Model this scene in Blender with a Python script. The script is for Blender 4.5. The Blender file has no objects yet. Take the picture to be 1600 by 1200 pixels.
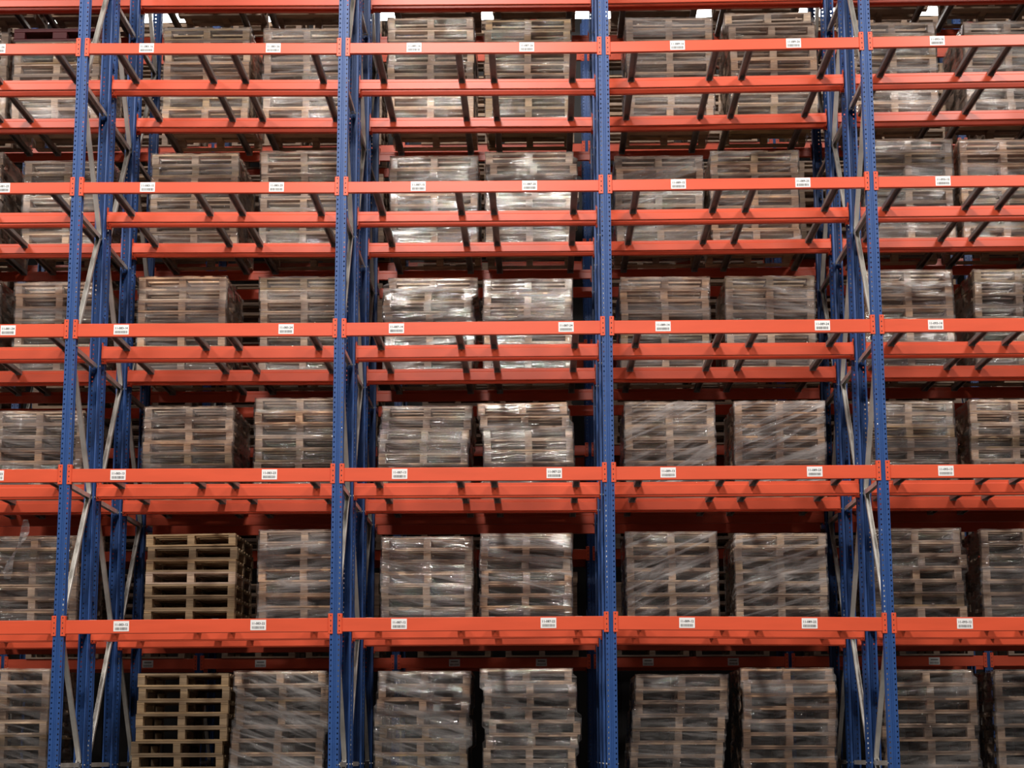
import bpy, bmesh, math, random
from mathutils import Vector, Matrix, noise
random.seed(11)
SC = bpy.context.scene
COL = SC.collection

# ------------------------------------------------------------------ camera
F_PX, PITCH, YAW, ROLL = 2994.08, .191627, -.0168208, -.00305336
CX, CD = 4.75917, 18.7707                       # eye stands at x=CX, y=-CD, z=0 (floor is z=-1.6)
FLOOR = -1.6
cam_d = bpy.data.cameras.new('camera'); cam = bpy.data.objects.new('camera', cam_d); COL.objects.link(cam)
cam_d.sensor_width = 36; cam_d.lens = F_PX / 1600 * 36; cam_d.clip_end = 200
_s, _c = math.sin(YAW), math.cos(YAW); _sp, _cp = math.sin(PITCH), math.cos(PITCH)
R0 = Vector((_c, -_s, 0)); U0 = Vector((-_s*_sp, -_c*_sp, _cp)); F0 = Vector((_s*_cp, _c*_cp, _sp))
_cr, _sr = math.cos(ROLL), math.sin(ROLL)
RR = _cr*R0 + _sr*U0; UU = _cr*U0 - _sr*R0
m = Matrix((RR, UU, -F0)).transposed().to_4x4(); m.translation = Vector((CX, -CD, 0))
cam.matrix_world = m
SC.camera = cam

def project(X, Y, Z):
    v = Vector((X-CX, Y+CD, Z)); w = v.dot(F0)
    return 800 + F_PX*v.dot(RR)/w, 600 - F_PX*v.dot(UU)/w

def unproject(u, v, Y):
    d = F0 + RR*((u-800)/F_PX) + UU*((600-v)/F_PX)
    t = (Y+CD)/d.y
    return CX + d.x*t, d.z*t

# ------------------------------------------------------------------ world, exposure
SC.view_settings.view_transform = 'Standard'; SC.view_settings.look = 'None'
SC.view_settings.gamma = 1; SC.view_settings.use_curve_mapping = False
SC.view_settings.exposure = -0.70
W = bpy.data.worlds.new('world'); SC.world = W; W.use_nodes = True
W.node_tree.nodes['Background'].inputs[0].default_value = (1.0, .93, .90, 1)
W.node_tree.nodes['Background'].inputs[1].default_value = 0.10

CEIL = 13.0
# ceiling lamps of the open hall in front of the rack (all above the picture)
def area_lamp(name, loc, sx, sy, power, color=(1, .95, .90), tilt=0.0, label=''):
    l = bpy.data.lights.new(name, 'AREA'); l.shape = 'RECTANGLE'; l.size = sx; l.size_y = sy
    l.energy = power; l.color = color
    o = bpy.data.objects.new(name, l); COL.objects.link(o); o.location = loc
    o.rotation_euler = (tilt, 0, 0)
    return o
for (x, y, p) in ((2.9, -4.6, 520), (3.1, -9.5, 1050), (3.0, -18, 2100)):
    area_lamp('hall_lamp_light', (x, y, CEIL-.75), 1.8, .42, p, tilt=math.radians(30))
for (x, y, p) in ((-5, -4.8, 480), (-6, -11, 1500), (12, -4.8, 540), (13, -11, 1650)):
    area_lamp('hall_lamp_light', (x, y, CEIL-.75), 2.4, 1.6, p, tilt=math.radians(30))

# ------------------------------------------------------------------ materials
def mat(name):
    M = bpy.data.materials.new(name); M.use_nodes = True
    nt = M.node_tree; b = nt.nodes['Principled BSDF']
    return M, nt, b
def N(nt, t, **k):
    n = nt.nodes.new(t)
    for a, v in k.items(): setattr(n, a, v)
    return n
def L(nt, a, b): nt.links.new(a, b)
def noise_fac(nt, scale, detail=4, coord='Object', vec=(1, 1, 1), off=False):
    tc = N(nt, 'ShaderNodeTexCoord'); mp = N(nt, 'ShaderNodeMapping'); mp.inputs['Scale'].default_value = vec
    L(nt, tc.outputs[coord], mp.inputs[0])
    if off:
        oi = N(nt, 'ShaderNodeObjectInfo'); mu = N(nt, 'ShaderNodeMath', operation='MULTIPLY'); mu.inputs[1].default_value = 37
        L(nt, oi.outputs['Random'], mu.inputs[0]); L(nt, mu.outputs[0], mp.inputs['Location'])
    nz = N(nt, 'ShaderNodeTexNoise'); nz.inputs['Scale'].default_value = scale; nz.inputs['Detail'].default_value = detail
    L(nt, mp.outputs[0], nz.inputs['Vector'])
    return nz.outputs['Fac']
def ramp(nt, fac, stops):
    r = N(nt, 'ShaderNodeValToRGB'); L(nt, fac, r.inputs[0])
    while len(r.color_ramp.elements) < len(stops): r.color_ramp.elements.new(.5)
    for e, (p, c) in zip(r.color_ramp.elements, stops): e.position = p; e.color = (*c, 1)
    return r.outputs[0]
def painted(name, c, rough=.38, dirt=.75):
    M, nt, b = mat(name)
    f = noise_fac(nt, 3.0, 6, vec=(.6, 3, 3), off=True)
    L(nt, ramp(nt, f, [(.3, tuple(x*dirt for x in c)), (.62, c)]), b.inputs['Base Color'])
    b.inputs['Roughness'].default_value = rough; b.inputs['Specular IOR Level'].default_value = .45
    return M
ORANGE = painted('orange_powder_coat', (.74, .098, .040), .34, .90)
BLUE = painted('blue_powder_coat', (.020, .070, .235), .42, .88)
M, nt, b = mat('galvanised_steel'); f = noise_fac(nt, 5, 5, vec=(1, 1, .7), off=True)
L(nt, ramp(nt, f, [(.3, (.46, .44, .41)), (.65, (.70, .67, .62))]), b.inputs['Base Color'])
b.inputs['Metallic'].default_value = .45; b.inputs['Roughness'].default_value = .40; GALV = M
M, nt, b = mat('dull_zinc'); f = noise_fac(nt, 5, 5, vec=(1, .7, 1), off=True)
L(nt, ramp(nt, f, [(.3, (.22, .20, .19)), (.65, (.36, .33, .31))]), b.inputs['Base Color'])
b.inputs['Metallic'].default_value = .5; b.inputs['Roughness'].default_value = .48; ZINC = M
M, nt, b = mat('dark_slot'); b.inputs['Base Color'].default_value = (.012, .012, .02, 1); b.inputs['Roughness'].default_value = .8; SLOT = M
M, nt, b = mat('label_paper'); b.inputs['Base Color'].default_value = (.86, .84, .82, 1); b.inputs['Roughness'].default_value = .55; PAPER = M
M, nt, b = mat('label_ink'); b.inputs['Base Color'].default_value = (.03, .03, .03, 1); b.inputs['Roughness'].default_value = .7; INK = M
M, nt, b = mat('faded_ink'); b.inputs['Base Color'].default_value = (.22, .21, .20, 1); b.inputs['Roughness'].default_value = .7; INK2 = M
M, nt, b = mat('maroon_plastic'); b.inputs['Base Color'].default_value = (.115, .012, .016, 1); b.inputs['Roughness'].default_value = .5; MAROON = M

# wood: tone from the object's own colour, varied board by board
M, nt, b = mat('pallet_wood')
oi = N(nt, 'ShaderNodeObjectInfo'); ge = N(nt, 'ShaderNodeNewGeometry')
f = noise_fac(nt, 9, 6, vec=(.5, .5, 3.5), off=True)
g1 = ramp(nt, f, [(.25, (.62, .58, .55)), (.55, (.98, .96, .94)), (.8, (1.12, 1.06, .98))])
ad = N(nt, 'ShaderNodeMath', operation='ADD'); L(nt, oi.outputs['Random'], ad.inputs[0]); L(nt, ge.outputs['Random Per Island'], ad.inputs[1])
fr = N(nt, 'ShaderNodeMath', operation='FRACT'); L(nt, ad.outputs[0], fr.inputs[0])
g2 = ramp(nt, fr.outputs[0], [(0, (.74, .70, .70)), (.35, (.92, .90, .90)), (.7, (1.05, 1.0, .95)), (1, (1.25, 1.16, 1.02))])
x1 = N(nt, 'ShaderNodeMix', data_type='RGBA', blend_type='MULTIPLY'); x1.inputs[0].default_value = 1
L(nt, g1, x1.inputs[6]); L(nt, g2, x1.inputs[7])
x2 = N(nt, 'ShaderNodeMix', data_type='RGBA', blend_type='MULTIPLY'); x2.inputs[0].default_value = 1
L(nt, x1.outputs[2], x2.inputs[6]); L(nt, oi.outputs['Color'], x2.inputs[7])
L(nt, x2.outputs[2], b.inputs['Base Color']); b.inputs['Roughness'].default_value = .78
b.inputs['Specular IOR Level'].default_value = .25
WOOD = M

# stretch film: clear, crinkled and glossy; the object's colour red channel = how many layers
M = bpy.data.materials.new('stretch_film'); M.use_nodes = True; nt = M.node_tree; nt.nodes.clear()
out = N(nt, 'ShaderNodeOutputMaterial')
tc = N(nt, 'ShaderNodeTexCoord'); oi = N(nt, 'ShaderNodeObjectInfo')
mu = N(nt, 'ShaderNodeMath', operation='MULTIPLY'); mu.inputs[1].default_value = 53; L(nt, oi.outputs['Random'], mu.inputs[0])
sc = N(nt, 'ShaderNodeSeparateColor'); L(nt, oi.outputs['Color'], sc.inputs[0])
rot = N(nt, 'ShaderNodeVectorRotate', rotation_type='Y_AXIS'); L(nt, tc.outputs['Object'], rot.inputs['Vector'])
an = N(nt, 'ShaderNodeMapRange'); L(nt, sc.outputs[1], an.inputs[0]); an.inputs[3].default_value = -.45; an.inputs[4].default_value = .45
L(nt, an.outputs[0], rot.inputs['Angle'])
def film_noise(vec, src, scale, detail, dist=0, rough=.5):
    mp = N(nt, 'ShaderNodeMapping'); mp.inputs['Scale'].default_value = vec
    L(nt, src, mp.inputs[0]); L(nt, mu.outputs[0], mp.inputs['Location'])
    z = N(nt, 'ShaderNodeTexNoise'); z.inputs['Scale'].default_value = scale; z.inputs['Detail'].default_value = detail
    z.inputs['Distortion'].default_value = dist; z.inputs['Roughness'].default_value = rough
    L(nt, mp.outputs[0], z.inputs['Vector']); return z.outputs['Fac']
n_h = film_noise((.9, .9, 5.5), tc.outputs['Object'], 2.4, 5, 1.4, .60)      # horizontal pulls
n_d = film_noise((.6, .6, 6), rot.outputs[0], 1.6, 4, .9, .6)              # slanting pulls
n_c = film_noise((1, 1, 1.6), tc.outputs['Object'], 13, 4, 1.5, .65)          # crinkles
a1 = N(nt, 'ShaderNodeMath', operation='ADD'); L(nt, n_h, a1.inputs[0]); L(nt, n_d, a1.inputs[1])
a2 = N(nt, 'ShaderNodeMath', operation='MULTIPLY_ADD'); L(nt, n_c, a2.inputs[0]); a2.inputs[1].default_value = .35; L(nt, a1.outputs[0], a2.inputs[2])
bp = N(nt, 'ShaderNodeBump'); bp.inputs['Strength'].default_value = 1; bp.inputs['Distance'].default_value = .010; L(nt, a2.outputs[0], bp.inputs['Height'])
gl = N(nt, 'ShaderNodeBsdfGlossy'); gl.inputs['Roughness'].default_value = .06; gl.inputs['Color'].default_value = (1, .98, .95, 1); L(nt, bp.outputs[0], gl.inputs['Normal'])
di = N(nt, 'ShaderNodeBsdfDiffuse'); di.inputs['Color'].default_value = (.72, .68, .65, 1); L(nt, bp.outputs[0], di.inputs['Normal'])
tr = N(nt, 'ShaderNodeBsdfTransparent'); tr.inputs['Color'].default_value = (.97, .97, .97, 1)
# milky bands where the layers overlap
band = N(nt, 'ShaderNodeMapRange'); L(nt, n_d, band.inputs[0]); band.inputs[1].default_value = .46; band.inputs[2].default_value = .72; band.inputs[3].default_value = .02; band.inputs[4].default_value = .50
bh = N(nt, 'ShaderNodeMapRange'); L(nt, n_h, bh.inputs[0]); bh.inputs[1].default_value = .5; bh.inputs[2].default_value = .75; bh.inputs[3].default_value = .02; bh.inputs[4].default_value = .20
bs = N(nt, 'ShaderNodeMath', operation='ADD'); L(nt, band.outputs[0], bs.inputs[0]); L(nt, bh.outputs[0], bs.inputs[1])
bm_ = N(nt, 'ShaderNodeMath', operation='MULTIPLY', use_clamp=True); L(nt, bs.outputs[0], bm_.inputs[0]); L(nt, sc.outputs[0], bm_.inputs[1])
m1 = N(nt, 'ShaderNodeMixShader'); L(nt, bm_.outputs[0], m1.inputs[0]); L(nt, tr.outputs[0], m1.inputs[1]); L(nt, di.outputs[0], m1.inputs[2])
fr = N(nt, 'ShaderNodeFresnel'); fr.inputs['IOR'].default_value = 1.5; L(nt, bp.outputs[0], fr.inputs['Normal'])
fm = N(nt, 'ShaderNodeMath', operation='MULTIPLY_ADD', use_clamp=True); L(nt, fr.outputs[0], fm.inputs[0]); fm.inputs[2].default_value = .004
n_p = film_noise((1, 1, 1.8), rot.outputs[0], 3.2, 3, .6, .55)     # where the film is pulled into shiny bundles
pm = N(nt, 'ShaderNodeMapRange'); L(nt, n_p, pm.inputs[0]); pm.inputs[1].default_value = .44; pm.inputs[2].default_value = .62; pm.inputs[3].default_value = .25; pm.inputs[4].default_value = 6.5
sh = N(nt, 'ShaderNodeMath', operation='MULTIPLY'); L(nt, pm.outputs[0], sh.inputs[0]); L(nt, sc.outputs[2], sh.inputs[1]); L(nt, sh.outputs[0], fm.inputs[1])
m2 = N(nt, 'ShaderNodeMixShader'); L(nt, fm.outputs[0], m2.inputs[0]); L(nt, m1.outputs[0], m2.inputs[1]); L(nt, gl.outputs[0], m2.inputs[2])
L(nt, m2.outputs[0], out.inputs[0]); FILM = M

def emis(name, c, s):
    M, nt, b = mat(name); b.inputs['Emission Color'].default_value = (*c, 1); b.inputs['Emission Strength'].default_value = s
    b.inputs['Base Color'].default_value = (.8, .8, .8, 1); return M
TUBE = emis('lamp_diffuser', (1, .98, .95), 28)
M, nt, b = mat('lamp_housing'); b.inputs['Base Color'].default_value = (.5, .5, .5, 1); HOUSING = M
M, nt, b = mat('concrete_floor'); f = noise_fac(nt, .7, 8)
L(nt, ramp(nt, f, [(.3, (.10, .095, .09)), (.7, (.15, .145, .135))]), b.inputs['Base Color']); b.inputs['Roughness'].default_value = .5; CONC = M
M, nt, b = mat('ceiling_sheet'); f = noise_fac(nt, 1, 4)
L(nt, ramp(nt, f, [(.3, (.10, .10, .10)), (.7, (.14, .14, .14))]), b.inputs['Base Color']); b.inputs['Roughness'].default_value = .7; SHEET = M
M, nt, b = mat('wall_panel'); f = noise_fac(nt, 1.5, 4, vec=(1, 1, .1))
L(nt, ramp(nt, f, [(.3, (.06, .055, .055)), (.7, (.08, .075, .075))]), b.inputs['Base Color']); b.inputs['Roughness'].default_value = .6; PANEL = M

# ------------------------------------------------------------------ mesh helpers
class MB:
    def __init__(s): s.v = []; s.f = []; s.mi = []
    def quad(s, pts, mi=0):
        n = len(s.v); s.v += [tuple(p) for p in pts]; s.f.append(tuple(range(n, n+len(pts)))); s.mi.append(mi)
    def box(s, x0, x1, y0, y1, z0, z1, mi=0, T=None):
        n = len(s.v)
        P = [(x, y, z) for z in (z0, z1) for (x, y) in ((x0, y0), (x1, y0), (x1, y1), (x0, y1))]
        if T is not None: P = [tuple(T @ Vector(p)) for p in P]
        s.v += P
        for q in ((3, 2, 1, 0), (4, 5, 6, 7), (0, 1, 5, 4), (1, 2, 6, 5), (2, 3, 7, 6), (3, 0, 4, 7)):
            s.f.append(tuple(n+i for i in q)); s.mi.append(mi)
    def extrude(s, prof, p0, p1, ax, up, closed=True, caps=True, mi=0):
        """profile (a,b) laid on side axis ax and up axis, swept from p0 to p1"""
        p0, p1, ax, up = Vector(p0), Vector(p1), Vector(ax), Vector(up); n = len(s.v); k = len(prof)
        for p in (p0, p1):
            for a, b_ in prof: s.v.append(tuple(p + ax*a + up*b_))
        for i in range(k if closed else k-1):
            j = (i+1) % k; s.f.append((n+i, n+j, n+k+j, n+k+i)); s.mi.append(mi)
        if caps and closed:
            s.f.append(tuple(n+i for i in reversed(range(k)))); s.mi.append(mi)
            s.f.append(tuple(n+k+i for i in range(k))); s.mi.append(mi)
    def mesh(s, name, mats, smooth=False):
        me = bpy.data.meshes.new(name); me.from_pydata(s.v, [], s.f)
        for m_ in mats: me.materials.append(m_)
        if len(mats) > 1: me.polygons.foreach_set('material_index', s.mi)
        if smooth: me.polygons.foreach_set('use_smooth', [True]*len(me.polygons))
        me.update(); return me
def recalc(me):
    b = bmesh.new(); b.from_mesh(me); bmesh.ops.recalc_face_normals(b, faces=b.faces); b.to_mesh(me); b.free(); return me
def bevel(me, w, seg=1):
    b = bmesh.new(); b.from_mesh(me)
    bmesh.ops.bevel(b, geom=[e for e in b.edges if len(e.link_faces) == 2 and e.calc_face_angle(0) > .5], offset=w, segments=seg, affect='EDGES', profile=.6)
    b.to_mesh(me); b.free(); return me
def channel(w, h, t):        # open C channel profile, back on top
    return [(-w/2, -h/2), (-w/2, h/2), (w/2, h/2), (w/2, -h/2), (w/2-t, -h/2), (w/2-t, h/2-t), (-w/2+t, h/2-t), (-w/2+t, -h/2)]
def link(name, data, parent=None, loc=(0, 0, 0), rot=(0, 0, 0)):
    o = bpy.data.objects.new(name, data); COL.objects.link(o); o.location = loc; o.rotation_euler = rot
    if parent is not None: o.parent = parent
    return o
def tag(o, label, cat, group=None, kind=None):
    if label: o['label'] = label
    if cat: o['category'] = cat
    if group: o['group'] = group
    if kind: o['kind'] = kind
    return o
def copy_tree(root):
    r = root.copy(); COL.objects.link(r)
    for ch in root.children:
        c = ch.copy(); COL.objects.link(c); c.parent = r
        for g in ch.children:
            d = g.copy(); COL.objects.link(d); d.parent = c
    return r

# ------------------------------------------------------------------ the hall
def struct(name, mb, m_):
    o = link(name, recalc(mb.mesh(name, [m_]))); o['kind'] = 'structure'; return o
X0, X1, Y0, Y1 = -16.0, 24.0, -34.0, 13.0
mb = MB(); mb.box(X0, X1, Y0, Y1, FLOOR-.2, FLOOR); struct('floor', mb, CONC)
mb = MB(); mb.box(X0, X1, Y0, Y1, CEIL, CEIL+.15)
for i in range(24): y = Y0+1+i*2.0; mb.box(X0, X1, y-.04, y+.04, CEIL-.22, CEIL)
for x in (-10, -2, 6, 14, 22): mb.box(x-.1, x+.1, Y0, Y1, CEIL-.6, CEIL-.22)
struct('ceiling', mb, SHEET)
mb = MB(); mb.box(X0, X1, Y1, Y1+.2, FLOOR, CEIL)
for i in range(40): x = X0+i*1.0; mb.box(x, x+.5, Y1-.04, Y1, FLOOR, CEIL)
struct('wall_back', mb, PANEL)

# ------------------------------------------------------------------ rack data
XC = [-2.70, 0.0, 2.71, 5.40, 8.10, 10.80]
LZ = {2: 1.254, 3: 2.742, 4: 4.218, 5: 5.705, 6: 7.198, 7: 8.69}
LH = {2: .133, 3: .133, 4: .133, 5: .114, 6: .114, 7: .114}
DZ = {6: [.024, .019, -.005, -.017, .008, .03], 5: [.014, .011, -.007, -.009, .003, .01], 7: [.02, .015, -.005, -.012, .008, .03],
      4: [.006, .004, -.004, .0, -.003, -.003], 3: [.004, .002, -.003, -.005, -.002, -.002], 2: [-.012, -.006, .006, .013, -.010, -.016]}
PER = 1.28                     # from one frame to the next behind it
FD = 1.134                     # depth of an upright frame
BAYNAME = ['11-081', '11-083', '11-087', '11-089', '11-093']
TOPZ = 10.9

# --- upright (perforated omega section), open at the back
def upright_mesh(z0, z1):
    mb = MB(); hx = [-.052, -.043, -.031, -.011, -.007, .007, .011, .031, .043, .052]; hy = [0, 0, 0, 0, .007, .007, 0, 0, 0, 0]
    n = int(round((z1-z0)/.05))
    for k in range(n):
        za = z0+k*.05; zb = za+.017; zc = za+.05
        for i in range(9):
            for j, (a, c) in enumerate(((za, zb), (zb, zc))):
                if j == 0 and i in (1, 7): continue
                mb.quad([(hx[i], hy[i], a), (hx[i+1], hy[i+1], a), (hx[i+1], hy[i+1], c), (hx[i], hy[i], c)])
    for s in (-1, 1):
        P = [(.052, 0), (.052, .035), (.044, .045), (.044, .072), (.052, .080), (.052, .098), (.036, .098)]
        for (a, c) in zip(P, P[1:]):
            q = [(s*a[0], a[1], z0), (s*c[0], c[1], z0), (s*c[0], c[1], z1), (s*a[0], a[1], z1)]
            mb.quad(q if s > 0 else q[::-1])
    return mb.mesh('upright', [BLUE])
UPM = upright_mesh(FLOOR+.008, TOPZ)
mb = MB(); mb.box(-.07, .07, -.015, .115, 0, .008); mb.box(-.06, .06, -.003, .0, .008, .12)
FOOTM = bevel(recalc(mb.mesh('foot_plate', [BLUE])), .002)
NODES = [9.63, 8.26, 6.86, 5.47, 4.07, 2.67, 1.30, -.08, -1.40]
mb = MB(); mb.extrude(channel(.045, .045, .004), (0, .06, 0), (0, FD-.06, 0), (1, 0, 0), (0, 0, 1)); mb.box(-.026, .026, .055, .08, -.02, .02)
HORM = recalc(mb.mesh('horizontal_brace', [GALV]))
def diag_mesh(dz):
    a = Vector((0, .085, -.05)); c = Vector((0, FD-.085, dz+.05)); d = (c-a).normalized(); up = d.cross(Vector((1, 0, 0)))
    mb = MB(); mb.extrude(channel(.045, .045, .004), a, c, (1, 0, 0), up); return recalc(mb.mesh('diagonal_brace', [GALV]))
mb = MB(); mb.extrude([(.008*math.cos(i*math.pi/3), .008*math.sin(i*math.pi/3)) for i in range(6)], (-.058, 0, 0), (.058, 0, 0), (0, 1, 0), (0, 0, 1))
BOLTM = recalc(mb.mesh('bolt', [GALV]))
def make_frame(par=1):
    r = bpy.data.objects.new('upright_frame', None); COL.objects.link(r); r.location = (0, 0, FLOOR)
    Z = -FLOOR
    link('upright', UPM, r, (0, 0, Z)); link('upright', UPM, r, (0, FD, Z), (0, 0, math.pi))
    link('foot_plate', FOOTM, r, (0, 0, 0)); link('foot_plate', FOOTM, r, (0, FD, 0), (0, 0, math.pi))
    for z in NODES:
        link('horizontal_brace', HORM, r, (0, 0, z+Z))
        for y in (.06, FD-.06): link('bolt', BOLTM, r, (0, y, z+Z))
    for i in range(len(NODES)-1):
        zt, zb = NODES[i], NODES[i+1]
        front_low = (i % 2 == par)     # which way the brace of this panel leans
        dm = diag_mesh((zt-zb) if front_low else -(zt-zb))
        link('diagonal_brace', dm, r, (0, 0, (zb if front_low else zt)+Z))
    return r
FR = {0: make_frame(1), 1: make_frame(0)}; used = {0: False, 1: False}
DEPTHW = ['front', 'second', 'third', 'fourth']
POSTW = ['far left frame outside the picture', 'frame left of beam label {a}', 'frame between labels {a} and {b}', '', '', '']
def post_where(i):
    return ['left of the 11-081 bay', 'between the 11-081 and 11-083 bays', 'between the 11-083 and 11-087 bays',
            'between the 11-087 and 11-089 bays', 'between the 11-089 and 11-093 bays', 'right of the 11-093 bay'][i]
def rwhere(i): return 'beyond the 11-081 bay, outermost' if i == 0 else 'beyond the 11-093 bay, outermost' if i == 7 else 'seen '+post_where(i-1)
REARY = 7.70
RXC = [-5.4]+XC+[13.5]
for d in range(4):
    for i, x in enumerate(XC if d < 3 else RXC):
        q_ = 1 if d == 1 else 0; f_ = copy_tree(FR[q_]) if used[q_] else FR[q_]; used[q_] = True
        if d < 3:
            f_.location = (x, d*PER, FLOOR)
            tag(f_, f'blue perforated upright frame with grey braces, {DEPTHW[d]} in depth {post_where(i)}', 'rack frame', 'blue upright frames of the rack')
        else:
            f_.location = (x, REARY, FLOOR)
            tag(f_, f'dim blue upright frame of rack across far aisle, {rwhere(i)}', 'rack frame', 'upright frames beyond the far aisle')

# --- row spacers tying frame to frame
mb = MB(); mb.box(-.045, .045, .004, PER-FD-.004, -.03, .03); mb.box(-.05, .05, -.002, .004, -.05, .05); mb.box(-.05, .05, PER-FD-.004, PER-FD+.002, -.05, .05)
SPM = bevel(recalc(mb.mesh('row_spacer', [BLUE])), .003)
sp0 = None
for d in range(2):
    for i, x in enumerate(XC):
        if i in (0, 5): continue
        for z, zn in ((7.47, 'high up'), (4.60, 'midway'), (1.62, 'low down')):
            o = link('row_spacer', SPM) if sp0 is None else sp0.copy()
            if sp0 is None: sp0 = o
            else: COL.objects.link(o)
            o.location = (x, d*PER+FD, z)
            tag(o, f'small blue spacer {zn} behind {DEPTHW[d]} frame {post_where(i)}', 'bracket', 'spacers between rack frames')

# --- beams
def beam_mesh(length, h):
    # outer face flat (y=0), inner face stepped (y=.05); +z up; profile in (y,z)
    P = [(.003, -h/2), (0, -h/2+.004), (0, h/2-.004), (.003, h/2), (.034, h/2), (.036, h/2-.002), (.036, h/2-.028), (.040, h/2-.034), (.048, h/2-.036),
         (.050, h/2-.039), (.050, -h/2+.004), (.047, -h/2)]
    mb = MB(); mb.extrude(P, (-length/2, 0, 0), (length/2, 0, 0), (0, 1, 0), (0, 0, 1))
    return recalc(mb.mesh('rack_crossbeam', [ORANGE]))
def conn_mesh(s):
    mb = MB()     # s=-1 left end, hooks on the post to its left
    a, c = sorted((s*-.002, s*.040))
    mb.box(a, c, -.010, -.005, -.088, .110)
    a, c = sorted((s*-.002, s*-.007)); mb.box(a, c, -.010, .048, -.088, .110)
    me = bevel(recalc(mb.mesh('end_connector', [ORANGE, SLOT])), .0018)
    b = bmesh.new(); b.from_mesh(me)
    for k in range(4):
        z = -.060+k*.05
        vs = [b.verts.new((s*.020+.0055*math.cos(t*math.pi/4), -.0106, z+(.0085 if k != 1 else .010)*math.sin(t*math.pi/4))) for t in range(8)]
        fc = b.faces.new(vs); fc.material_index = 1
        if fc.normal.y > 0: fc.normal_flip()
        fc.normal_update()
        if fc.normal.y > 0: fc.normal_flip()
    b.to_mesh(me); b.free(); return me
CONN = {-1: conn_mesh(-1), 1: conn_mesh(1)}
_bm = {}
def get_beam(Lg, h):
    k = (round(Lg, 3), h)
    if k not in _bm: _bm[k] = beam_mesh(Lg, h)
    return _bm[k]
def make_beam(bay, y, level, zl, zr, h, rear, label, cat='crossbeam', group=None, X=None):
    X = X or XC; xa, xb = X[bay]+.062, X[bay+1]-.062; Lg = xb-xa
    ang = math.atan2(zr-zl, xb-xa)
    o = link('rack_crossbeam', get_beam(Lg, h))
    z = (zl+zr)/2
    if rear: o.location = ((xa+xb)/2, y+.05, z); o.rotation_euler = (0, ang, math.pi)
    else: o.location = ((xa+xb)/2, y, z); o.rotation_euler = (0, -ang, 0)
    link('end_connector', CONN[-1], o, (-Lg/2, 0, 0)); link('end_connector', CONN[1], o, (Lg/2, 0, 0))
    tag(o, label, cat, group)
    return o

# --- location labels stuck to the front beams
def text_polys(txt, size):
    cu = bpy.data.curves.new('t', 'FONT'); cu.body = txt; cu.size = size; cu.align_x = 'CENTER'; cu.align_y = 'CENTER'; cu.offset = size*.028; cu.resolution_u = 2
    o = bpy.data.objects.new('t', cu); COL.objects.link(o); bpy.context.view_layer.update()
    me = bpy.data.meshes.new_from_object(o.evaluated_get(bpy.context.evaluated_depsgraph_get()))
    bpy.data.objects.remove(o); V = [v.co.copy() for v in me.vertices]; P = [tuple(p.vertices) for p in me.polygons]
    bpy.data.meshes.remove(me); return V, P
def label_mesh(txt, seed, w=.152, h=.100, ink=None):
    mb = MB(); mb.box(-w/2, w/2, -.0022, -.0002, -h/2, h/2)
    r = random.Random(seed)
    if txt:
        V, P = text_polys(txt, .031); n = len(mb.v)
        mb.v += [(v.x*1.02, -.0026, v.y+.014) for v in V]
        for p in P: mb.f.append(tuple(n+i for i in p)); mb.mi.append(1)
    else:
        mb.quad([(-.05, -.0026, .010), (.05, -.0026, .010), (.05, -.0026, .026), (-.05, -.0026, .026)], 1)
    x = -w/2+.014
    while x < w/2-.016:
        b_ = r.choice((.0012, .0022, .0032)); mb.quad([(x, -.0026, -.038), (x+b_, -.0026, -.038), (x+b_, -.0026, -.012), (x, -.0026, -.012)], 1)
        x += b_+r.choice((.0012, .0018, .0026))
    return mb.mesh('location_label', [PAPER, ink or INK])
LABELS = {  # level: (x pixel, bay, text)
    6: [(-3, 0, '11-081-26'), (229, 1, '11-083-16'), (427, 1, '11-083-26'), (647, 2, '11-087-16'), (823, 2, '11-087-26'), (1058.5, 3, '11-089-16'), (1240, 3, '11-089-26'), (1464.5, 4, '11-093-16')],
    5: [(4, 0, '11-081-25'), (230.5, 1, '11-083-15'), (432, 1, '11-083-25'), (653.5, 2, '11-087-15'), (827.5, 2, '11-087-25'), (1060, 3, '11-089-15'), (1254.5, 3, '11-089-25'), (1473.5, 4, '11-093-15')],
    4: [(12.5, 0, '11-081-24'), (189.5, 1, '11-083-14'), (447, 1, '11-083-24'), (619.5, 2, '11-087-14'), (884.5, 2, '11-087-24'), (1036, 3, '11-089-14'), (1285, 3, '11-089-24'), (1462, 4, '11-093-14')],
    3: [(-6, 0, '11-081-23'), (184.5, 1, '11-083-13'), (421, 1, '11-083-23'), (624.5, 2, '11-087-13'), (866, 2, '11-087-23'), (1044, 3, '11-089-13'), (1273, 3, '11-089-23'), (1478, 4, '11-093-13')],
    2: [(189.5, 1, '11-083-12'), (403.5, 1, '11-083-22'), (623.5, 2, '11-087-12'), (857, 2, '11-087-22'), (1073.5, 3, '11-089-12'), (1265, 3, '11-089-22'), (1507.5, 4, '11-093-12')]}
PLANES = [p for p in [(0, False, 'front'), (1.084, True, 'second'), (PER, False, 'third'), (PER+1.084, True, 'fourth'), (2*PER, False, 'fifth'), (2*PER+1.084, True, 'sixth'), (3*PER, False, 'seventh'), (3*PER+1.084, True, 'eighth')] if p[0] < 3.7]
CNT = 0
NUM = {1: 'floor', 2: 'lowest', 3: 'second', 4: 'third', 5: 'fourth', 6: 'fifth', 7: 'topmost', 8: 'hidden'}
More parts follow.
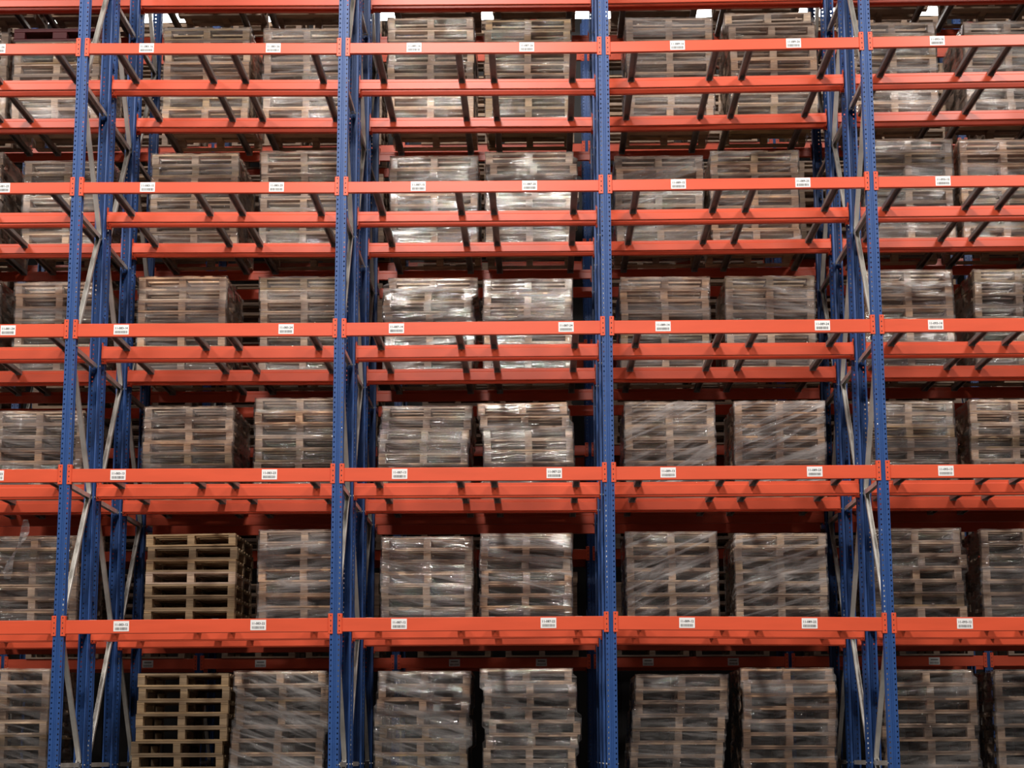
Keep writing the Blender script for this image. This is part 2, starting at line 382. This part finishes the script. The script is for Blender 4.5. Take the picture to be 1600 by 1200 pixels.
for lv in LZ:
    for bay in range(5):
        zl, zr = LZ[lv]+DZ[lv][bay], LZ[lv]+DZ[lv][bay+1]
        for (y, rear, w) in PLANES:
            ref = f'{BAYNAME[bay]}-1{lv}'
            if y == 0:
                txt = [t for (_, b_, t) in LABELS.get(lv, []) if b_ == bay]
                lab = f'bright orange front load beam with white barcode label{"s" if len(txt) > 1 else ""} ' + ' and '.join(txt) if txt else f'orange front load beam of bay {BAYNAME[bay]}, {NUM[lv]} level'
            else:
                lab = f'orange load beam {w} in depth, behind the {BAYNAME[bay]}-1{lv} beam'
            o = make_beam(bay, y, lv, zl, zr, LH[lv], rear, lab, group=f'{w} row of orange load beams')
            if y == 0:
                for (u, b_, t) in LABELS.get(lv, []):
                    if b_ != bay: continue
                    _, vy = project((XC[bay]+XC[bay+1])/2, 0, LZ[lv])
                    X, _z = unproject(u, vy, 0)
                    CNT += 1
                    lb = link('location_label', label_mesh(t, CNT), o, (X-o.location.x, 0, .004))
                    lb['label'] = f'white barcode sticker reading {t}'
RLZ = {2: 1.252, 3: 2.732, 4: 4.185, 5: 5.66, 6: 7.13, 7: 8.59, 8: 10.0}
RLAB = {2: [(231, 0), (407, 1), (710, 2), (846, 2), (1012.7, 3), (1145.7, 3), (1460, 4)]}
RBAY = ['left of the 11-081']+['behind the '+b_ for b_ in BAYNAME]+['right of the 11-093']
for lv in RLZ:
    for bay in range(7):
        for (y, rear, w) in ((REARY, False, 'near'), (REARY+1.084, True, 'far')):
            if lv == 8 and rear: continue
            o = make_beam(bay, y, lv, RLZ[lv], RLZ[lv], .14, rear, f'dim orange {w}-side beam of the rack across the aisle, {RBAY[bay]}-1{lv} beam', group='load beams beyond the far aisle', X=RXC)
            if not rear and lv in RLAB:
                for (u, b_) in RLAB[lv]:
                    X, _z = unproject(u, 1035, REARY)
                    if RXC[bay] < X < RXC[bay+1]:
                        lb = link('location_label', label_mesh('', int(u), .15, .1, INK2), o, (X-o.location.x, 0, 0)); lb['label'] = 'greyish barcode sticker'
# --- pallet stop beams standing off the back of the loads
SBY = 4.17
mb = MB(); mb.box(-.03, .03, 0, SBY-(2*PER+FD)-.03, -.03, .03); mb.box(-.045, .045, -.004, .004, -.08, .08)
ARMM = bevel(recalc(mb.mesh('stop_arm', [BLUE])), .003)
for lv, z in ((3, 2.68), (4, 4.12), (5, 5.60)):
    for bay in range(5):
        xa, xb = XC[bay]+.035, XC[bay+1]-.035
        o = link('pallet_stop_rail', get_beam(xb-xa, .125), None, ((xa+xb)/2, SBY, z))
        link('stop_arm', ARMM, o, (-(xb-xa)/2-.03, 2*PER+FD-SBY+.017, 0))
        tag(o, f'dark red stop rail behind the loads of the {BAYNAME[bay]}-1{lv} beam, with blue arm', 'stop rail', 'stop rails behind the loads')

# --- pallet support bars front to back
def bar_mesh(Lg):
    mb = MB(); w, h = .072, .042
    mb.extrude([(-w/2, -h), (-w/2, 0), (w/2, 0), (w/2, -h), (w/2-.012, -h), (w/2-.012, -h+.003), (w/2-.003, -h+.003), (w/2-.003, -.003), (-w/2+.003, -.003), (-w/2+.003, -h+.003), (-w/2+.012, -h+.003), (-w/2+.012, -h)],
               (0, 0, 0), (0, Lg, 0), (1, 0, 0), (0, 0, 1))
    return recalc(mb.mesh('bar_channel', [ZINC]))
BARL = 1.084-.05-.004
BARM = bar_mesh(BARL)
mb = MB(); mb.box(-.038, .038, -.004, 0, -.052, .004); mb.box(-.034, .034, -.004, .030, .0, .004)
HOOKM = bevel(recalc(mb.mesh('end_hook', [ZINC])), .0015)
bar0 = None; BOFF = (.33, 1.18, 1.53, 2.38); ORD = ['first', 'second', 'third', 'fourth']; LANEW = ['front', 'middle', 'rear']
nbar = 0
for lane in range(3):
    for lv in LZ:
        for bay in range(5):
            for k, bo in enumerate(BOFF):
                X = XC[bay]+bo; zt = LZ[lv]+DZ[lv][bay]*(1-bo/2.7)+DZ[lv][bay+1]*bo/2.7 + LH[lv]/2
                u1, v1 = project(X, lane*PER, zt); u2, v2 = project(X, lane*PER+1.08, zt)
                if max(u1, u2) < -15 or min(u1, u2) > 1615: continue
                if lv == 7 and lane < 2: continue
                if bar0 is None:
                    bar0 = bpy.data.objects.new('pallet_support_bar', None); COL.objects.link(bar0)
                    link('bar_channel', BARM, bar0); link('end_hook', HOOKM, bar0, (0, BARL, 0)); link('end_hook', HOOKM, bar0, (0, 0, 0), (0, 0, math.pi))
                    o = bar0
                else: o = copy_tree(bar0)
                o.location = (X, lane*PER+.052, zt); nbar += 1
                tag(o, f'grey steel support bar, {ORD[k]} from left in {LANEW[lane]} lane, behind the {BAYNAME[bay]}-1{lv} beam', 'support bar', f'grey support bars of the {LANEW[lane]} lane')

# ------------------------------------------------------------------ pallets
PY = 2.45                      # front face of the loads
PW, PL, PH = 1.0, 1.2, .144
def pallet_boxes():
    deck = []; 
    for i in range(7):
        y = i*(PL-.10)/6; deck.append((-PW/2, PW/2, y, y+.10, .122, .144))
    for x in (-PW/2, -.04, PW/2-.08): deck.append((x, x+.08, 0, PL, .100, .1215))
    blocks = [(x, x+.08, y, y+.12, .022, .0995) for x in (-PW/2, -.04, PW/2-.08) for y in (0.003, PL/2-.06, PL-.123)]
    bot = [(-PW/2, PW/2, y, y+.1, 0, .0215) for y in (0, PL/2-.05, PL-.1)]
    return deck, blocks, bot
DECK, BLOCKS, BOT = pallet_boxes()
mb = MB(); [mb.box(*q) for q in DECK]; DECKM = bevel(recalc(mb.mesh('top_deck', [WOOD])), .002)
q = BLOCKS[0]; mb = MB(); mb.box(-.04, .04, 0, .12, q[4], q[5]); BLKM = bevel(recalc(mb.mesh('block', [WOOD])), .002)
mb = MB(); mb.box(-PW/2, PW/2, 0, .1, 0, .0215); BOTM = bevel(recalc(mb.mesh('bottom_board', [WOOD])), .002)
pal0 = bpy.data.objects.new('wooden_pallet', None); COL.objects.link(pal0)
link('top_deck', DECKM, pal0)
for q in BLOCKS: link('block', BLKM, pal0, (q[0]+.04, q[2], 0))
for q in BOT: link('bottom_board', BOTM, pal0, (0, q[2], 0))
TONES = {'grey-brown': (.62, .48, .375), 'pale beige': (.76, .62, .49), 'warm brown': (.65, .455, .32), 'yellowish': (.45, .335, .21), 'dull brown': (.52, .40, .31)}
# stacks: level: list of (x left px, x right px, top y px, film amount 0=bare, film slant 0..1)
ST = {6: [(-125, 15, 52, .6, .3), (18, 158, 65, .7, .5), (253, 393, 45, .8, .5), (409, 549, 46, .9, .6), (606, 741, 29, .25, .5), (756, 893, 31, .3, .6), (978, 1114, 29, .9, .5), (1137, 1276, 22, .45, .7), (1325, 1463, 37, .9, .5), (1507, 1645, 35, .8, .4)],
      5: [(-135, 5, 240, .6, .4), (35, 175, 253, .8, .5), (235, 373, 241, .7, .5), (405, 545, 237, .6, .5), (611, 744, 245, .9, .6), (758, 897, 239, .8, .5), (963, 1097, 245, .9, .8), (1111, 1247, 237, .9, .8), (1350, 1489, 219, .9, .5), (1499, 1640, 219, .8, .5)],
      4: [(-140, 0, 440, .6, .5), (22, 160, 442, .8, .5), (216, 354, 433, .7, .5), (405, 545, 434, .7, .5), (600, 739, 436, 1.1, .6), (756, 893, 437, 1.1, .5), (970, 1108, 434, .9, .5), (1134, 1272, 433, 1, .3), (1350, 1489, 423, .8, .5), (1523, 1662, 422, .6, .5)],
      3: [(-9, 130, 643, .7, .3), (224, 364, 636, .6, .5), (398, 538, 623, .6, .4), (594, 734, 636, .9, .3), (753, 892, 631, .9, .6), (978, 1116, 629, 1.4, .95), (1148, 1288, 628, 1.5, .9), (1352, 1491, 628, .6, .5), (1518, 1657, 625, .5, .4)],
      2: [(-19, 121, 839, .6, .5), (227, 370, 835, 0, .5), (405, 545, 829, .9, .6), (597, 737, 840, 1, .3), (752, 891, 835, 1.1, .3), (981, 1119, 832, 1.4, .95), (1149, 1290, 835, 1.5, .8), (1361, 1500, 827, .5, .5), (1535, 1675, 828, .5, .5)],
      1: [(-65, 75, 1046, .8, .2), (214, 356, 1052, 0, .5), (366, 507, 1050, 1.3, .1), (592, 732, 1050, .9, .2), (756, 899, 1046, .8, .4), (996, 1137, 1055, .9, .4), (1161, 1303, 1045, .8, .5), (1378, 1519, 1048, .6, .6), (1557, 1699, 1048, .5, .5)]}
# sideways slips (in px) of single pallets, counted from the top of their stack
SLIP = {(1, 1): [0, 3, 0, 0, 0, -6, -6, -11, -11], (1, 2): [0, 5, 4, 4, 0, -2, -2, -3, 0], (1, 3): [0, 0, -2, -6, 3, -4, -3, -5, -4], (1, 4): [-6, 0, 0, -2, 8, 3, -1, 0, 0],
        (1, 5): [0, -2, -3, -5, -8, -9, -12, -12], (1, 6): [0, 1, 3, 2, 0, -1, -2, -1], (1, 7): [0, 5, 6, 5, 1, 3, 4, 7], (2, 7): [0, 0, 9, 0, 2, 3, 5, 4], (3, 4): [-6, -2, 3, 4, 4, 5, 4],
        (3, 3): [3, 2, 0, -2, -3, -2, 0], (4, 4): [6, 0, -1, 2, 3, 2], (5, 5): [0, 6, 0, 8, 0, 0], (6, 7): [-7, 0, 1, 1, 2, 3], (2, 1): [0, 1, 0, 1, 0, -1, 0]}
TOPTILT = {(6, 4): .012, (6, 7): .02, (3, 4): .02, (2, 1): .012, (6, 5): .006, (1, 2): .006}
def where(level, k, film):
    """words that single out stack k of a level"""
    n = len(ST[level]); bays = [0, 0, 1, 1, 2, 2, 3, 3, 4, 4] if n == 10 else [0, 1, 1, 2, 2, 3, 3, 4, 4]
    b_ = bays[k]; first = (n == 10 and k % 2 == 0) or (n == 9 and k % 2 == 1)
    prefix = 'floor stack under' if level == 1 else 'stack above'
    lv = 2 if level == 1 else level
    if b_ == 0:
        side = 'left-edge' if (n == 10 and k == 0) else 'right-hand'
        return b_, f'{side} {prefix} beam 11-081-2{lv}'
    if b_ == 4: return b_, f'{"left" if first else "right-edge"} {prefix} beam 11-093-1{lv}'
    return b_, f'{"wrapped" if film else "unwrapped"} {prefix} label {BAYNAME[b_]}-{1 if first else 2}{lv}'
OR = ['top', 'second', 'third', 'fourth', 'fifth', 'sixth', 'seventh', 'eighth', 'ninth', 'tenth']
beams_at = [(y, LZ[lv], LH[lv]) for lv in LZ for (y, r_, w_) in PLANES[:5]]
def visibility(x, z):
    tot = 0; vis = 0
    for i in range(7):
        for j in range(5):
            X = x-.48+.16*i; Z = z+PH*(j+.5)/5; tot += 1
            u, v = project(X, PY, Z)
            if not (0 < u < 1600 and 0 < v < 1200): continue
            ok = True
            for (y, bz, bh) in beams_at:
                zr_ = Z*(CD+y)/(CD+PY)
                if abs(zr_-bz) < bh/2: ok = False; break
            if ok:
                for d in range(2):
                    for yy in (0, .1, 1.03, 1.13):
                        xr = CX+(X-CX)*(CD+yy+d*PER)/(CD+PY)
                        if any(abs(xr-c_) < .055 for c_ in XC): ok = False
            vis += ok
    return vis/tot
ALL = []; FILMS = []
for level, stacks in ST.items():
    for k, (ua, ub, vt, film, slant) in enumerate(stacks):
        X, zt = unproject((ua+ub)/2, vt, PY); 
        Xa, _ = unproject(ua, vt+40, PY); Xb, _ = unproject(ub, vt+40, PY); X = (Xa+Xb)/2
        if level == 1: zb = FLOOR; n = int(round((zt-zb)/PH))
        else:
            bay = max(0, min(4, sum(1 for c_ in XC if c_ < X)-1)); fx = (X-XC[bay])/2.7
            zb = LZ[level]+DZ[level][bay]*(1-fx)+DZ[level][bay+1]*fx+LH[level]/2+.006; n = int(round((zt-zb)/.1395))
        h = (zt-zb)/n; r = random.Random(level*100+k)
        b_, wh = where(level, k, film)
        slips = SLIP.get((level, k), [])
        base = 'yellowish' if not film else r.choice(['grey-brown', 'grey-brown', 'pale beige', 'warm brown', 'dull brown'])
        if level == 6: base = {4: 'yellowish', 5: 'yellowish'}.get(k, base)
        if level in (4, 3, 2) and k in (3, 4, 5, 6): base = 'pale beige' if r.random() < .7 else base
        lay = []
        for i in range(n):            # i counts from the top
            sx = (slips[i]/139 if i < len(slips) else 0)+r.uniform(-.009, .009)
            sy = r.uniform(-.008, .012); rz = r.uniform(-.008, .008); z = zt-(i+1)*h
            tone = base if r.random() < .6 else r.choice(list(TONES))
            tl = TOPTILT.get((level, k), 0) if i == 0 else 0
            if i == 0 and tl: z += tl*.5
            P = dict(x=X+sx, y=PY+sy, z=z, rz=rz, sz=h/PH*.992, tone=tone, tilt=-tl, vis=visibility(X+sx, z), lab=f'{tone} wooden pallet, {OR[i] if i < 10 else "low"}{"" if i == 0 else " from top"} of {wh}' if i else f'{tone} wooden pallet on top of {wh}', lv=level, k=k, i=i)
            ALL.append(P); lay.append((z, X+sx, PY+sy))
        if film: FILMS.append((level, k, X, zb, zt, lay, film, slant, wh, n, h))
ALL.sort(key=lambda p: -p['vis'])
THINGS = [p for p in ALL if p['vis'] > 0][:300]; REST = ALL[len(THINGS):]
first = True
for p in THINGS:
    if first: o = pal0; first = False
    else: o = copy_tree(pal0)
    o.location = (p['x'], p['y'], p['z']); o.rotation_euler = (0, p['tilt'], p['rz']); o.scale = (1, 1, p['sz'])
    rr = random.Random(p['lv']*1000+p['k']*50+p['i']); c = TONES[p['tone']]; g = rr.uniform(.86, 1.12)
    for ch in o.children: ch.color = (c[0]*g, c[1]*g, c[2]*g, 1)
    tag(o, p['lab'], 'pallet', 'pallets stacked on the rack')
# the rest of the pallets: stack feet below the picture, stacks one level up, slivers behind beams, loads beyond the far aisle
mb = MB()
def stuff_pallet(x, y, z, rz=0, sz=1, tilt=0):
    T = Matrix.Translation((x, y, z)) @ Matrix.Rotation(rz, 4, 'Z') @ Matrix.Rotation(tilt, 4, 'Y') @ Matrix.Diagonal((1, 1, sz, 1))
    for q in DECK+BLOCKS+BOT: mb.box(*q, T=T)
for p in REST: stuff_pallet(p['x'], p['y'], p['z'], p['rz'], p['sz'], p['tilt'])
for (a, c) in ((-2.4, -1.35), (-1.2, -.2), (.40, 1.36), (1.52, 2.5), (3.02, 4.02), (4.2, 5.15), (5.62, 6.62), (6.87, 7.85), (8.4, 9.4), (9.65, 10.65)):
    for i in range(6): stuff_pallet((a+c)/2+random.uniform(-.006, .006), 2.46, LZ[7]+LH[7]/2+.03+i*.145, random.uniform(-.006, .006))
for lv in [1]+list(RLZ):
    zb = FLOOR if lv == 1 else RLZ[lv]+.072
    for bay in range(7):
        for xo in (.80, 1.96):
            n = 8 if lv == 1 else random.choice((6, 7, 8))
            if lv == 8: n = 5
            if bay == 3 and xo > 1 and lv in (5, 6, 8): continue
            dx = random.uniform(-.05, .05)
            for i in range(n): stuff_pallet(RXC[bay]+xo+dx+random.uniform(-.01, .01), REARY-.03, zb+.002+i*.145, random.uniform(-.006, .006))
o = link('wooden_pallet_stacks', mb.mesh('wooden_pallet_stacks', [WOOD])); o.color = (.42, .32, .25, 1)
tag(o, 'remaining brown wooden pallets, stacked behind beams, overhead, below and beyond the far aisle', 'pallets', 'pallets stacked on the rack', 'stuff')

# maroon plastic pallet lying on the left stack at level 16
lv6 = [p for p in ALL if p['lv'] == 6 and p['k'] == 1 and p['i'] == 0][0]
mb = MB(); w, h, Lp = .54, .142, 1.18
def frame_face(y0, y1):
    mb.box(-w, w, y0, y1, 0, .030); mb.box(-w, w, y0, y1, .112, h)
    for a, c in ((-w, -.41), (-.085, .085), (.41, w)): mb.box(a, c, y0, y1, .0302, .1118)
frame_face(0, .10); frame_face(Lp/2-.05, Lp/2+.05); frame_face(Lp-.10, Lp)
plm = bevel(recalc(mb.mesh('side_frame', [MAROON])), .004)
pr = bpy.data.objects.new('plastic_pallet', None); COL.objects.link(pr); pr.location = (lv6['x']+.02, PY, lv6['z']+h*1.02)
link('side_frame', plm, pr)
mb = MB(); mb.box(-w, w, 0, Lp, h+.0005, h+.012)
for i in range(9): x = -w+.06+i*.12; mb.box(x-.012, x+.012, .01, Lp-.01, h+.012, h+.016)
link('top_deck', recalc(mb.mesh('top_deck', [MAROON])), pr)
tag(pr, 'dark maroon plastic pallet on the wrapped stack above beam 11-081-26, left edge', 'pallet')

# ------------------------------------------------------------------ stretch film round each stack
def film_obj(level, k, X, zb, zt, lay, film, slant, wh, n, h):
    r = random.Random(level*77+k); sd = r.uniform(0, 100)
    lo = zb+.01 if level > 1 else .02-.2; 
    if level == 1: lo = FLOOR+.02
    lay = sorted(lay)                       # bottom to top
    hi = zt+.012; nz = int((hi-lo)/.030)+1
    def centre(z):
        c = [(lx, ly) for (lz, lx, ly) in lay if lz-.5*h <= z <= lz+1.5*h] or [(lay[-1][1], lay[-1][2])]
        return min(a for a, _ in c)-PW/2-.011, max(a for a, _ in c)+PW/2+.011, min(b_ for _, b_ in c)-.011, max(b_ for _, b_ in c)+PL+.011
    nxf, nys = 34, 12
    per = []
    for i in range(nxf): per.append(('f', i/nxf))
    for i in range(nys): per.append(('r', i/nys))
    for i in range(8): per.append(('b', i/8))
    for i in range(nys): per.append(('l', i/nys))
    V = []; F = []; m_ = len(per)
    for j in range(nz+2):
        z = lo+(hi-lo)*min(j, nz)/nz; x0, x1, y0, y1 = centre(z); over = max(0, j-nz)
        for (s, t) in per:
            if s == 'f': p = [x0+(x1-x0)*t, y0]; nrm = (0, -1); u = p[0]-X
            elif s == 'r': p = [x1, y0+(y1-y0)*t]; nrm = (1, 0); u = p[1]-PY
            elif s == 'b': p = [x1-(x1-x0)*t, y1]; nrm = (0, 1); u = p[0]-X
            else: p = [x0, y1-(y1-y0)*t]; nrm = (-1, 0); u = p[1]-PY
            a = noise.noise(Vector((p[0]*1.6+sd, p[1]*1.6, z*9))); b_ = noise.noise(Vector((p[0]*7+sd, p[1]*7, z*14+5)))
            # taut over the blocks, sagging into the openings
            if s in 'fb': open_ = min(abs(abs(u)-.25)/.2, 1); sag = (1-open_**2)*.014
            else: open_ = abs(math.sin(u*math.pi/.6)); sag = open_*.01
            dsp = -sag*(.65+.6*a)+.005*b_
            if t == 0: dsp = .001
            p[0] += nrm[0]*dsp; p[1] += nrm[1]*dsp; zz = z
            if over:
                cx_, cy_ = (x0+x1)/2, (y0+y1)/2; kf = .06+.05*a
                p[0] += (cx_-p[0])*kf; p[1] += (cy_-p[1])*kf; zz = zt+.006+.012*abs(b_)
            elif j == nz: zz += .004*b_
            V.append((p[0]-X, p[1]-PY, zz-lo))
    for j in range(nz+1):
        for i in range(m_):
            F.append((j*m_+i, j*m_+(i+1) % m_, (j+1)*m_+(i+1) % m_, (j+1)*m_+i))
    me = bpy.data.meshes.new('stretch_film'); me.from_pydata(V, [], F); me.materials.append(FILM)
    me.polygons.foreach_set('use_smooth', [True]*len(F)); me.update()
    o = link('stretch_film', me, None, (X, PY, lo)); px = project(X, PY, zt)[0]
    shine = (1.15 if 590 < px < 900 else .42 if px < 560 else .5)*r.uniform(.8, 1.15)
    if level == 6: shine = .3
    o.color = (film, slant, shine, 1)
    tag(o, f'clear crinkled stretch film wound round the {wh.replace("wrapped ", "")}', 'plastic wrap', 'stretch film on the pallet stacks')
for a in FILMS: film_obj(*a)

# loose film tail hanging at the left
X, z = unproject(40, 812, 2.40); X2, z2 = unproject(12, 905, 2.40)
mb = MB(); n = 14; pts = []
for i in range(n+1):
    t = i/n; w_ = .025+.02*math.sin(t*9)+.03*(1-t)*t; x = X+(X2-X)*t+.03*math.sin(t*6); zz = z+(z2-z)*t; y = 2.40+.015*math.sin(t*8)
    pts.append(((x-w_, y, zz), (x, y-.012, zz), (x+w_, y+.004, zz)))
for a, c in zip(pts, pts[1:]):
    mb.quad([a[0], a[1], c[1], c[0]]); mb.quad([a[1], a[2], c[2], c[1]])
o = link('loose_film_tail', mb.mesh('loose_film_tail', [FILM], True)); o.color = (2.2, .8, 1, 1)
tag(o, 'loose twisted film tail hanging at far left above beam 11-081-22', 'plastic wrap')

# ------------------------------------------------------------------ lamps over the far aisle
LX, LZ_ = unproject(765, 24, 6.2)
hm = MB(); hm.box(-.62, .62, -.07, .07, .02, .10); hm = bevel(recalc(hm.mesh('lamp_housing', [HOUSING])), .01)
dm = MB(); dm.box(-.60, .60, -.09, .09, -.03, .019); dm = bevel(recalc(dm.mesh('diffuser', [TUBE])), .01)
rm = MB(); rm.box(-.5, -.49, -.005, .005, .10, CEIL-.6-LZ_); rm.box(.49, .5, -.005, .005, .10, CEIL-.6-LZ_); rm = recalc(rm.mesh('hanger', [HOUSING]))
lamp0 = None
for i in range(9):
    if lamp0 is None:
        lamp0 = bpy.data.objects.new('aisle_lamp', None); COL.objects.link(lamp0)
        link('lamp_housing', hm, lamp0); link('diffuser', dm, lamp0); link('hanger', rm, lamp0); o = lamp0
    else: o = copy_tree(lamp0)
    o.location = (-2.0+i*1.55, 6.2, LZ_)
    tag(o, 'bright white strip lamp over the far aisle, glimpsed between overhead pallets', 'lamp', 'strip lamps over the far aisle')
print('PALLETS', len(THINGS), len(REST), 'min vis', THINGS[-1]['vis'], 'bars', nbar, 'objects', len(bpy.data.objects))
